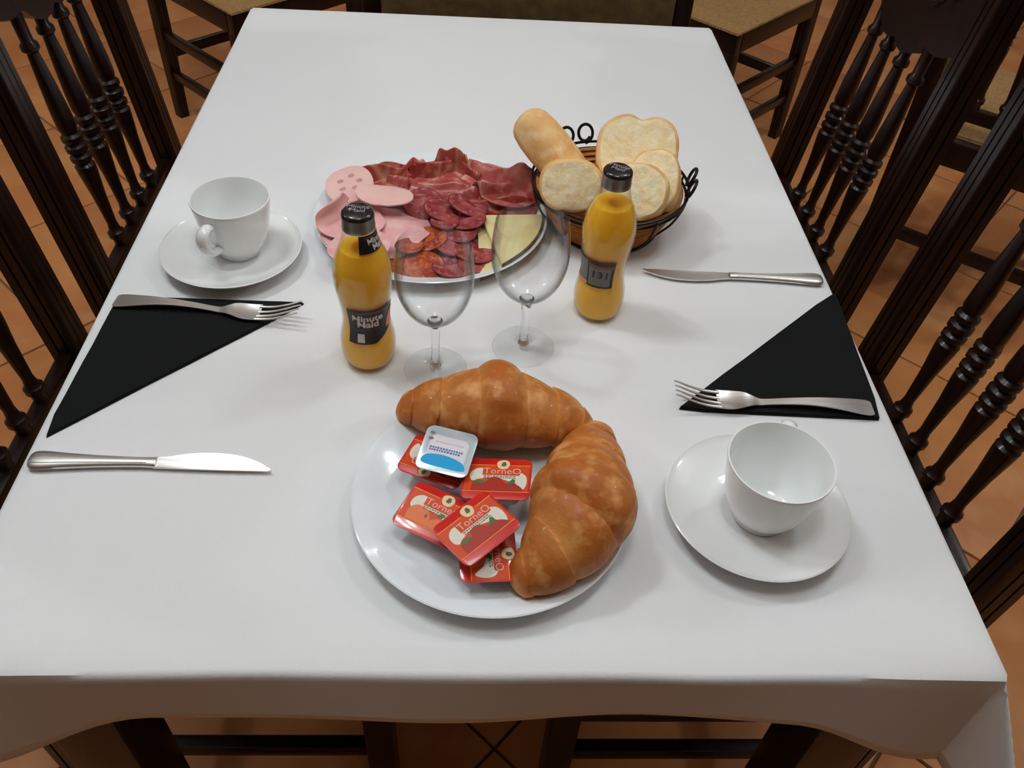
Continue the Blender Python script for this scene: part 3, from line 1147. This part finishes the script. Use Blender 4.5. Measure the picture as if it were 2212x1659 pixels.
# ------------------------------------------------------------------ bread basket and bread
bk = thing('bread_basket', 'round wicker bread basket with black wire rim behind the right bottle', 'basket', (.147, .588, T))
bm = bmesh.new()
pr = [(0, .004), (.055, .004)]
for k in range(64):
    t = k / 63
    pr.append((.060 + .027 * t ** .8 + .0014 * sin(k * pi / 3.5), .004 + .052 * t))
inn = [(r - .0035, z + .001) for r, z in reversed(pr[2:])]
lathe(bm, [(0, .001), (.058, .001)] + pr[2:] + inn + [(0, .0075)], 72)
obj('wicker_bowl', bm, M['wicker'], bk)
bm = bmesh.new()
for z, rr in ((.061, .0925), (.0535, .0905), (.004, .0640)):
    tube(bm, [(rr * cos(2 * pi * k / 60), rr * sin(2 * pi * k / 60), z) for k in range(60)], .0017, 8, closed=True)
obj('wire_ring', bm, M['wire'], bk)
for k in range(10):
    a = 2 * pi * k / 10 + .2
    bm = bmesh.new()
    tube(bm, smooth_pts([(.064 * cos(a), .064 * sin(a), .004), (.080 * cos(a), .080 * sin(a), .024), (.0895 * cos(a), .0895 * sin(a), .046), (.0925 * cos(a), .0925 * sin(a), .061)], 14), .0014, 6)
    obj('wire_rib', bm, M['wire'], bk)
for a in (R(112), R(-10)):
    bm = bmesh.new()
    dx, dy = cos(a), sin(a)
    px, py = -dy, dx
    for sgn in (-1, 1):
        pts = []
        for k in range(26):
            ph = k / 25 * 2 * pi * 1.15 - pi / 2
            rr = .0115 * (1 - .35 * k / 25)
            pts.append((dx * (.0935 + .004 * sin(ph)) + px * (sgn * (.0125 + rr * cos(ph))), dy * (.0935 + .004 * sin(ph)) + py * (sgn * (.0125 + rr * cos(ph))), .072 + rr * sin(ph)))
        tube(bm, pts, .0019, 7)
    obj('wire_handle', bm, M['wire'], bk)


def bread(label, c, normal, up, w, h, th, lobes=0., seed=0., dome=.006, heel=False):
    """slice of loaf: outline w x h in the cut plane, th thick along normal; crumb faces, crust rim."""
    z = Vector(normal).normalized()
    yv = Vector(up)
    yv = (yv - z * yv.dot(z)).normalized()
    xv = yv.cross(z)
    bm = bmesh.new()
    seg = 56

    def rad(a):
        ca_, sa_ = cos(a), sin(a)
        r = (abs(ca_ / (w / 2)) ** 2.5 + abs(sa_ / (h / 2)) ** 2.5) ** (-1 / 2.5)
        if lobes:
            r *= 1 - lobes * math.exp(-((a - pi * .46) / .26) ** 2)
        return r * (1 + .035 * noise.noise(Vector((ca_ * 1.6 + seed, sa_ * 1.6, seed))))
    st = [(0, .5), (.4, .5), (.75, .497), (.9, .49), (.965, .46), (.99, .38), (1.0, .15), (1.0, -.15), (.99, -.38), (.965, -.46), (.9, -.49), (.6, -.5), (0, -.5)]
    if heel:                                                 # rounded loaf end, crust all over its near end
        st = [(0, .5), (.35, .493), (.62, .465), (.80, .42), (.92, .35), (1., .2), (1.03, 0), (1., -.2), (.97, -.36), (.94, -.44), (.9, -.48), (.6, -.5), (0, -.5)]
    rings = []
    for f, d in st:
        if f == 0:
            rings.append([bm.verts.new((0, 0, d * th + (dome * .3 if d > 0 else 0)))])
            continue
        ring = []
        for k in range(seg):
            a = 2 * pi * k / seg
            if a > pi * 1.5:
                a2 = a - 2 * pi
            else:
                a2 = a
            r = rad(a2) * f
            px, py = r * cos(a), r * sin(a)
            pz = d * th
            if f < .95:
                pz += .0016 * noise.noise(Vector((px * 90, py * 90, seed * 3))) + .002 * noise.noise(Vector((px * 30, py * 30, seed)))
            else:
                k2 = 1 + .02 * noise.noise(Vector((px * 50, py * 50, d * 3 + seed)))
                px, py = px * k2, py * k2
            ring.append(bm.verts.new((px, py, pz)))
        rings.append(ring)
    for i, (a, b2) in enumerate(zip(rings, rings[1:])):
        mi = 0 if (st[i + 1][0] <= .9 and st[i + 1][1] > 0 and not heel) or (st[i][0] <= .9 and st[i][1] < 0) else 1
        for k in range(seg):
            k2 = (k + 1) % seg
            if len(a) == 1:
                f = bm.faces.new((a[0], b2[k], b2[k2]))
            elif len(b2) == 1:
                f = bm.faces.new((a[k], a[k2], b2[0]))
            else:
                f = bm.faces.new((a[k], a[k2], b2[k2], b2[k]))
            f.material_index = mi
    bmesh.ops.transform(bm, matrix=Matrix((xv, yv, z)).transposed().to_4x4(), verts=bm.verts)
    o = obj('bread_slice', bm, [M['crumb'], M['breadcrust']], loc=(c[0], c[1], T + c[2]))
    o.data.shade_smooth()
    tag(o, label, 'bread', 'bread in the basket')
    return o


bread('long bread piece leaning out of the basket at its far left', (.073, .618, .086), (-.60, .62, .44), (.2, .1, 1), .050, .048, .096, 0, 1., heel=True)
bread('bread slice lying crumb up at the left front of the basket', (.098, .566, .068), (-.10, -.84, .46), (0, .4, .85), .072, .058, .082, 0, 2.)
bread('largest bread slice, two-lobed, standing at the back of the basket', (.176, .602, .089), (-.12, -.70, .66), (0, .6, .8), .096, .088, .036, .16, 3.)
bread('bread slice leaning at the right of the basket behind the bottle neck', (.193, .556, .080), (-.30, -.62, .70), (0, .6, .8), .058, .070, .034, 0, 4.)
bread('bread slice in front at the basket rim, half hidden by the bottle', (.168, .545, .070), (-.24, -.70, .62), (0, .5, .8), .080, .064, .050, 0, 5.)


# ------------------------------------------------------------------ cold meats and cheese
def sheet(name, label, cat, group, cx, cy, rot, outline, height, th, material, fat=None, nr=16, na=48, z0=.005):
    """thin slice; outline(a) -> radius, height(x, y) -> lift; optional fat(u, v) stores pale fat."""
    bm = bmesh.new()
    lay = bm.verts.layers.float_color.new('fat')
    tops, bots = [], []
    for j in range(nr + 1):
        rt, rb = [], []
        for k in range(na if j else 1):
            a = 2 * pi * k / na
            r = outline(a) * (j / nr)
            x, y = r * cos(a), r * sin(a)
            p = height(x, y)
            dx, dy, z = p if isinstance(p, tuple) else (0, 0, p)
            f = fat(x, y, j / nr, a) if fat else 0
            for lst, dz in ((rt, th), (rb, 0)):
                v = bm.verts.new((x + dx, y + dy, z + dz))
                v[lay] = (f, f, f, 1)
                lst.append(v)
        tops.append(rt)
        bots.append(rb)
    for rows, rev in ((tops, False), (bots, True)):
        for j in range(nr):
            a, b2 = rows[j], rows[j + 1]
            for k in range(na):
                k2 = (k + 1) % na
                f = (a[0], b2[k], b2[k2]) if j == 0 else (a[k], b2[k], b2[k2], a[k2])
                bm.faces.new(f)
    for k in range(na):
        k2 = (k + 1) % na
        bm.faces.new((tops[-1][k], bots[-1][k], bots[-1][k2], tops[-1][k2]))
    o = obj(name, bm, material, loc=(cx, cy, T + z0))
    o.rotation_euler = (0, 0, rot)
    o.data.shade_smooth()
    tag(o, label, cat, group)
    return o


def ham_out(lx, ly, seed, rough=.16):
    return lambda a: (abs(cos(a) / lx) ** 2.2 + abs(sin(a) / ly) ** 2.2) ** (-1 / 2.2) * (1 + rough * noise.noise(Vector((cos(a) * 1.8 + seed, sin(a) * 1.8, seed))))


def ham_h(seed, amp, folds, lift=0.):
    """draped slice: a few sharp folds (x0, y0, angle, width, height) on an uneven bed."""
    def h(x, y):
        z = .004 + amp * noise.noise(Vector((x * 34 + seed, y * 34, seed))) + lift * max(0, y)
        for fx, fy, ang, w, ht in folds:
            dx, dy = x - fx, y - fy
            u = -dx * sin(ang) + dy * cos(ang) + .004 * noise.noise(Vector((x * 50, y * 50, seed * 3)))
            v = dx * cos(ang) + dy * sin(ang)
            k = max(0, 1 - abs(u) / w) if u > 0 else max(0, 1 - abs(u) / (w * .45))
            z += ht * k * k * (3 - 2 * k) * (.75 + .25 * cos(v * 70 + seed))
        return max(.0005, z)
    return h


def ham_fat(seed):
    def f(x, y, j, a):
        e = 1 if (j > .9 and sin(a * 1. + seed) > -.1) else 0
        s = max(0, 1 - abs(noise.noise(Vector((x * 22 + seed, y * 40, seed * 2)))) * 11)
        return min(1, .8 * e + .75 * s)
    return f


GH = 'slices of cured ham'
HAMS = [('dark cured ham slice folded at the far left of the meat plate', -.112, .637, .2, .046, .034, 1.3, .004, ((-.01, .012, .15, .016, .020), (.022, .004, 1.2, .014, .014)), .25, 'serrano', .012),
        ('cured ham slice at the very back of the meat plate', -.050, .655, -.1, .046, .030, 2.1, .004, ((-.006, .006, .5, .015, .022), (.026, .010, -.5, .014, .018)), .2, 'serrano', .012),
        ('broad cured ham slice across the middle of the meat plate', -.055, .616, -.12, .066, .031, 3.7, .003, ((-.01, .010, .0, .014, .010), (.02, -.006, .35, .012, .010)), .05, 'serrano2', .015),
        ('dark cured ham slice under the curled one at the right', .012, .602, -.4, .050, .034, 5.2, .003, ((.004, .0, .5, .014, .012),), .05, 'serrano', .010),
        ('cured ham slice curling over the right rim of the meat plate', .020, .634, -.7, .052, .036, 4.4, .004, ((-.012, .004, .1, .020, .024), (.024, .006, .9, .016, .022)), .1, 'serrano2', .015)]
for lab, x, y, rz, lx, ly, sd, amp, folds, lift, mt, z0 in HAMS:
    sheet('ham_slice', lab, 'ham', GH, x, y, rz, ham_out(lx, ly, sd), ham_h(sd, amp, folds, lift), .0012, M[mt], ham_fat(sd), 30, 96, z0)

GP = 'slices of pink cooked ham'
sheet('cooked_ham_slice', 'wide pink cooked ham slice spreading down the left of the meat plate', 'ham', GP, -.124, .534, .35, ham_out(.064, .050, 7.7, .08),
      lambda x, y: .005 + .004 * sin(60 * x + 40 * y) + .003 * noise.noise(Vector((x * 30, y * 30, 2))), .0015, M['pinkham'], None, 18, 60, .010)


def roll(axis_y, r0):
    def h(x, y):
        # the far side curls up and over on itself
        if x < axis_y:
            a = (axis_y - x) / r0
            return (-(r0 * sin(a)) + (axis_y - x), 0, r0 * (1 - cos(a)) + .001)
        return (0, 0, .001 + .002 * noise.noise(Vector((x * 40, y * 40, 1))))
    return h


sheet('cooked_ham_slice', 'pink cooked ham slice rolled up at the leftmost rim of the meat plate', 'ham', GP, -.158, .546, -.5, ham_out(.044, .036, 8.3, .06), roll(-.010, .0115), .0015, M['pinkham'], None, 24, 64, .021)
sheet('cooked_ham_slice', 'pink cooked ham slice beside the bottle neck, rim of the meat plate', 'ham', GP, -.138, .494, .9, ham_out(.034, .034, 9.1, .06),
      lambda x, y: .003 + .003 * sin(80 * x), .0015, M['pinkham'], None, 14, 48, .020)
mo = sheet('mortadella_slice', 'round pale pink mortadella slice standing highest at the left of the meats', 'mortadella', 'slices of mortadella', -.161, .606, .2, ham_out(.0285, .0285, 3.3, .02),
           lambda x, y: .012 + .22 * y + .05 * x + .002 * sin(90 * x), .0016, M['mortadella'], None, 12, 48, .020)
bm = bmesh.new()
for k in range(5):
    a = k * 1.3
    sx, sy = .012 * cos(a), .011 * sin(a) + .002
    vs = [bm.verts.new((sx + .0040 * cos(q * pi / 5), sy + .0030 * sin(q * pi / 5), .012 + .22 * (sy + .0030 * sin(q * pi / 5)) + .05 * (sx + .0040 * cos(q * pi / 5)) + .002 * sin(90 * (sx + .0040 * cos(q * pi / 5))) + .0018)) for q in range(10)]
    bm.faces.new(vs)
obj('fat_spot', bm, M['mortaspot'], mo)
sheet('mortadella_slice', 'pale mortadella slice folded flat against the cured ham', 'mortadella', 'slices of mortadella', -.117, .580, -.35, ham_out(.036, .021, 4.1, .05),
      lambda x, y: .010 + .004 * cos(70 * y) + .003 * sin(60 * x) - .05 * x, .0016, M['mortadella'], None, 14, 48, .024)


def disc(label, cx, cy, r, z, tilt, kind, seed):
    t = thing('sausage_slice', label, 'sausage slice', (cx, cy, T + z), seed, 'slices of ' + kind)
    t.rotation_euler = (tilt[0], tilt[1], seed)
    bm = bmesh.new()
    lathe(bm, [(0, .0021), (r * .5, .0019), (r * .93, .0021), (r * .985, .0018), (r * .985, .0002), (0, 0)], 36)
    for v in bm.verts:
        v.co.z += .0012 * noise.noise(Vector((v.co.x * 60, v.co.y * 60, seed)))
        k = 1 + .05 * noise.noise(Vector((v.co.x * 40, v.co.y * 40, seed + 4)))
        v.co.x *= k
        v.co.y *= k
    obj('meat', bm, M['chorizo' if kind == 'chorizo' else 'salchichon'], t)
    bm = bmesh.new()
    lathe(bm, [(r * .97, .0003), (r * 1.02, .0008), (r * 1.02, .0016), (r * .97, .0020)], 36, closed=True)
    for v in bm.verts:
        v.co.z += .0012 * noise.noise(Vector((v.co.x * 60, v.co.y * 60, seed)))
        k = 1 + .05 * noise.noise(Vector((v.co.x * 40, v.co.y * 40, seed + 4)))
        v.co.x *= k
        v.co.y *= k
    obj('rind', bm, M['meat_rind'], t)


disc('dark red sausage slice next to the folded mortadella', -.073, .588, .0245, .020, (.25, -.1), 'red sausage', .3)
disc('dark red sausage slice in the middle of the plate below the broad ham', -.047, .573, .0245, .0215, (.2, .12), 'red sausage', 1.2)
disc('dark red sausage slice under the curled ham, above the cheese', -.020, .585, .0245, .022, (.3, -.12), 'red sausage', 2.2)
disc('dark red sausage slice touching the corner of the cheese', -.020, .556, .0225, .0205, (.12, .15), 'red sausage', 3.4)
disc('orange chorizo slice seen through the left wine glass, topmost of the chorizo', -.066, .523, .0245, .0150, (.14, .1), 'chorizo', 4.1)
disc('orange chorizo slice beside the juice bottle shoulder', -.090, .478, .0215, .0095, (.1, -.06), 'chorizo', 5.3)
disc('orange chorizo slice at the front rim of the meat plate', -.066, .476, .0235, .0115, (.12, .05), 'chorizo', 6.1)
disc('purple sausage slice in the middle of the left wine glass', -.034, .516, .0235, .0150, (.12, .05), 'purple sausage', 7.2)
disc('purple sausage slice at the cheese edge, right of the left wine glass', -.010, .503, .0235, .0130, (.1, .08), 'purple sausage', 8.4)
disc('purple sausage slice low at the front rim of the meat plate', -.034, .477, .0235, .0115, (.12, -.04), 'purple sausage', 9.6)


disc('dark red sausage slice lying lowest in the middle of the plate', -.046, .550, .0170, .0215, (.1, 0), 'red sausage', 2.9)
disc('purple sausage slice tucked behind the two in the left wine glass', -.026, .534, .0185, .0180, (.1, .05), 'purple sausage', 5.0)
disc('orange chorizo slice half under the wide pink ham slice', -.084, .505, .0165, .0180, (.1, .05), 'chorizo', 3.0)
disc('purple sausage slice under the corner of the lower cheese wedge', -.012, .482, .0175, .0130, (.1, .0), 'purple sausage', 1.7)


def cheese(label, pts, z):
    t = thing('cheese_slice', label, 'cheese', (0, 0, T + z), 0, 'cheese wedges')
    bm = bmesh.new()
    prism(bm, pts, 0, .0055, .0005)
    obj('cheese_paste', bm, M['cheese'], t)
    a, b2 = Vector(pts[1]), Vector(pts[-1])
    arc = [Vector(p) for p in pts[1:]]
    cen = sum(arc, Vector((0, 0))) / len(arc)
    tip = Vector(pts[0])
    bm = bmesh.new()
    outp = [(p + (p - tip).normalized() * .0018) for p in arc]
    prism(bm, [tuple(p) for p in arc] + [tuple(p) for p in reversed(outp)], -.0002, .0057)
    obj('rind', bm, M['rind'], t)


def wedge(tip, p1, bulge, p2, n=9):
    tip, p1, bulge, p2 = map(Vector, (tip, p1, bulge, p2))
    return [tuple(tip)] + [tuple(p1 * (1 - u) ** 2 + bulge * 2 * u * (1 - u) + p2 * u * u) for u in [k / (n - 1) for k in range(n)]]


cheese('pale cheese wedge with dark rind, lower of the pair on the meat plate', wedge((-.008, .566), (.066, .556), (.060, .500), (-.004, .459)), .0085)
cheese('pale cheese wedge with dark rind, upper of the pair seen through the right wine glass', wedge((-.004, .569), (.069, .575), (.070, .520), (.020, .474)), .0150)
